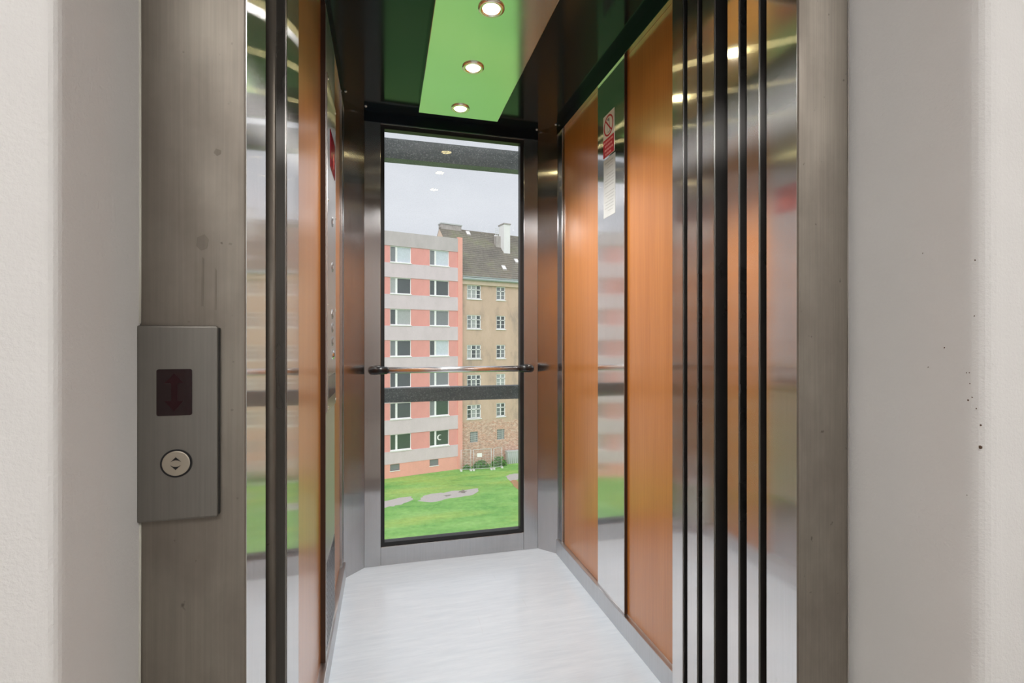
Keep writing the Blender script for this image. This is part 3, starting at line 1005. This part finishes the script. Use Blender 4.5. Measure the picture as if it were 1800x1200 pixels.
ch = box('chimney', 10.05, 10.80, 3.55, 4.75, zs_at(3.55) - 0.1, 24.5, 'chimney_white', tn)
box('chimney_cap', 9.98, 10.87, 3.48, 4.82, 24.5, 24.62, 'chimney_brick', ch)
box('chimney_base', 9.5, 10.05, 4.3, 4.9, zs_at(4.3) - 0.1, zs_at(4.9) + 0.7, 'chimney_brick', ch)
bm = bmesh.new()
for x in (9.62, 9.92):
    add_tube(bm, [(x, 4.7, zs_at(4.9)), (x, 4.7, 24.3)], 0.025, 6)
for k in range(7):
    add_tube(bm, [(9.62, 4.7, 23.0 + k * 0.2), (9.92, 4.7, 23.0 + k * 0.2)], 0.02, 5)
obj('ladder', bm, 'fence_zinc', tn)
ch2 = box('chimney', 3.95, 6.25, 6.15, 6.95, 22.8, 24.40, 'chimney_brick', tn)
box('chimney_cap', 3.88, 6.32, 6.08, 7.02, 24.40, 24.52, 'zinc_box', ch2)


def roof_point(px, py):
    """local point on the roof slope seen at a pixel of the photograph"""
    d = ray(px, py)
    ct, st = math.cos(TH), math.sin(TH)
    ox, oy = -P0[0], -P0[1]
    lx0, ly0 = ox * ct + oy * st, -ox * st + oy * ct
    dx, dy = d.x * ct + d.y * st, -d.x * st + d.y * ct
    # CAMZ-GZ + d.z k = ZE + sl (ly0 + dy k - y_e)
    k = (ZE + sl * (ly0 - y_e) - (CAMZ - GZ)) / (d.z - sl * dy)
    return lx0 + dx * k, ly0 + dy * k


for px, py in ((823, 412), (873, 419), (886, 473), (908, 461)):
    x, y = roof_point(px, py)
    z = zs_at(y)
    pts = [(y - 0.22, z - 0.22 * sl + 0.04), (y + 0.22, z + 0.22 * sl + 0.04), (y + 0.22, z + 0.22 * sl + 0.20), (y - 0.22, z - 0.22 * sl + 0.16)]
    k_ = prism('skylight', pts, x - 0.24, x + 0.24, 'chimney_brick', tn, 'x')
    pts = [(y - 0.19, z - 0.19 * sl + 0.17), (y + 0.19, z + 0.19 * sl + 0.20), (y + 0.19, z + 0.19 * sl + 0.23), (y - 0.19, z - 0.19 * sl + 0.20)]
    prism('pane', pts, x - 0.20, x + 0.20, 'window_white', k_, 'x')


def casement(hw, nc):
    bm = bmesh.new()
    y0, y1 = TY + 0.06, TY + 0.14
    fw = 0.075
    add_box(bm, -hw, hw, y0, y1, 0, fw + 0.03)
    add_box(bm, -hw, hw, y0, y1, H2 - fw, H2)
    add_box(bm, -hw, -hw + fw, y0, y1, fw, H2 - fw)
    add_box(bm, hw - fw, hw, y0, y1, fw, H2 - fw)
    for k in range(1, nc):
        x = -hw + 2 * hw * k / nc
        add_box(bm, x - 0.045, x + 0.045, y0, y1, fw, H2 - fw)
    add_box(bm, -hw, hw, y0, y1, H2 * 0.64, H2 * 0.64 + 0.075)
    for k in range(nc):
        x0_, x1_ = -hw + 2 * hw * k / nc, -hw + 2 * hw * (k + 1) / nc
        add_box(bm, x0_, x1_, y0 + 0.02, y1, H2 * 0.34, H2 * 0.34 + 0.03)
    add_box(bm, -hw - 0.06, hw + 0.06, TY - 0.08, y1, -0.07, 0.0)
    w = obj('window', bm, 'window_white', tn)
    ps = []
    for k in range(nc):
        bm = bmesh.new()
        x0_, x1_ = -hw + 2 * hw * k / nc, -hw + 2 * hw * (k + 1) / nc
        add_box(bm, x0_ + 0.03, x1_ - 0.03, y1 - 0.02, y1 - 0.005, fw, H2 - fw)
        ps.append(obj('pane', bm, 'pane_dark', w))
    return w, ps


kinds = {0.74: casement(0.74, 3), 0.50: casement(0.50, 2)}
for c, hw in cols:
    for i, s_ in enumerate(S2):
        src, ps = kinds[hw]
        w = copy_part(src, tn, (c, 0, s_))
        for p in ps:
            variant(p, R.choice(['pane_grey', 'pane_grey', 'pane_dark', 'pane_curtain']), w)
for src, ps in kinds.values():
    for p in ps:
        bpy.data.objects.remove(p, do_unlink=True)
    bpy.data.objects.remove(src, do_unlink=True)
bm = bmesh.new()
add_box(bm, -0.42, 0.42, TY + 0.10, TY + 0.13, 0, 1.02)
g0 = obj('basement_window', bm, 'pane_grey', tn)
bm = bmesh.new()
for k in range(6):
    add_box(bm, -0.42 + k * 0.156, -0.38 + k * 0.156, TY + 0.07, TY + 0.10, 0, 1.02)
    add_box(bm, -0.42, 0.42, TY + 0.06, TY + 0.09, k * 0.196, k * 0.196 + 0.04)
g1 = obj('grating', bm, 'zinc_box', g0)
for j, (c, hw) in enumerate(cols):
    if j == 0:
        g0.location = (c, 0, 2.28)
    else:
        copy_part(g1, copy_part(g0, tn, (c, 0, 2.28)))

# ---- site fence, sign board, metal bin, weeds
FP = [G(808, 828), G(830, 827), G(866, 825), G(884, 821.5)]
labs = ['wire site fence panel against the corner of the salmon block', 'wire site fence panel carrying the white board', 'short wire site fence panel nearest the grey metal bin']
for i in range(3):
    p, q2 = FP[i], FP[i + 1]
    d = (q2 - p)
    L = d.length
    d.normalize()
    nrm = Vector((-d.y, d.x, 0))
    p = p + d * 0.13
    q2 = q2 - d * 0.13
    e = tag(empty('fence_panel', (p + q2) / 2), labs[i], 'fence', 'site fence panels')
    Hf = 1.95
    up = Vector((0, 0, 1))
    for a in (p, q2):
        tube('post', [a + up * 0.02, a + up * Hf], 0.028, 'fence_zinc', e, 6)
        c0 = a - nrm * 0.0
        bm = bmesh.new()
        add_box(bm, c0.x - 0.10, c0.x + 0.10, c0.y - 0.24, c0.y + 0.24, GZ, GZ + 0.14, 0.02)
        obj('foot', bm, 'concrete_foot', e)
    for hh in (0.16, Hf):
        tube('rail', [p + up * hh, q2 + up * hh], 0.024, 'fence_zinc', e, 6)
    bm = bmesh.new()
    nw = max(3, int(L / 0.16))
    for k in range(1, nw):
        a = p.lerp(q2, k / nw)
        add_tube(bm, [a + up * 0.16, a + up * Hf], 0.006, 4)
    for k in range(1, 7):
        add_tube(bm, [p + up * (0.16 + k * 0.256), q2 + up * (0.16 + k * 0.256)], 0.006, 4)
    obj('wire_mesh', bm, 'fence_zinc', e)
    if i == 1:
        a = p.lerp(q2, 0.20) - nrm * 0.05
        c0 = a + d * 0.45
        bm = bmesh.new()
        pts = [(a.x, a.y), (c0.x, c0.y), (c0.x + nrm.x * 0.02, c0.y + nrm.y * 0.02), (a.x + nrm.x * 0.02, a.y + nrm.y * 0.02)]
        add_prism(bm, pts, GZ + 1.25, GZ + 1.60)
        tag(obj('sign_board', bm, 'window_white'), 'small white board hung on the site fence', 'sign')

a, c0 = G(892, 815.5), G(918, 813)
d = (c0 - a).normalized()
nrm = Vector((-d.y, d.x, 0))
mb = tag(empty('metal_bin', (a + c0) / 2), 'grey ribbed metal bin beside the brick wall', 'bin')
q4 = [a, a + d * 1.9, a + d * 1.9 + nrm * 0.55, a + nrm * 0.55]
prism('body', [(p.x, p.y) for p in q4], GZ, GZ + 1.14, 'zinc_box', mb)
q5 = [a - d * 0.04 - nrm * 0.04, a + d * 1.94 - nrm * 0.04, a + d * 1.94 + nrm * 0.58, a - d * 0.04 + nrm * 0.58]
prism('lid', [(p.x, p.y) for p in q5], GZ + 1.14, GZ + 1.22, 'zinc_box', mb)
for k in range(9):
    b_ = a + d * (0.08 + k * 0.21) - nrm * 0.03
    tube('rib', [b_ + Vector((0, 0, 0.04)), b_ + Vector((0, 0, 1.1))], 0.03, 'zinc_box', mb, 5)

for (px, py, hh, ww, lab) in ((845, 821.5, 0.75, 0.8, 'low green weeds behind the white board on the fence'), (877, 818, 1.0, 0.8, 'tall green weeds between fence and metal bin'), (821, 824.5, 0.4, 0.35, 'small green weeds at the foot of the salmon block corner')):
    c0 = G(px, py)
    bm = bmesh.new()
    for k in range(260):
        a = R.uniform(0, 2 * math.pi)
        rr = ww * math.sqrt(R.random())
        zz = hh * (1 - (rr / ww) ** 2 * 0.8) * R.random()
        p = c0 + Vector((rr * math.cos(a), rr * 0.5 * math.sin(a), zz))
        d1 = Vector((R.uniform(-1, 1), R.uniform(-1, 1), R.uniform(-.3, .8))).normalized() * 0.16
        d2 = Vector((R.uniform(-1, 1), R.uniform(-1, 1), R.uniform(-.3, .8))).normalized() * 0.07
        bm.faces.new([bm.verts.new(v_) for v_ in (p - d1, p + d2, p + d1, p - d2)])
    for k in range(14):
        a = R.uniform(0, 2 * math.pi)
        rr = ww * 0.6 * R.random()
        p = c0 + Vector((rr * math.cos(a), rr * 0.5 * math.sin(a), 0))
        add_tube(bm, [p, p + Vector((R.uniform(-.1, .1), R.uniform(-.1, .1), hh * 0.8))], 0.012, 4)
    tag(obj('weed_clump', bm, 'shrub_leaf'), lab, 'weeds', 'weeds by the wall')
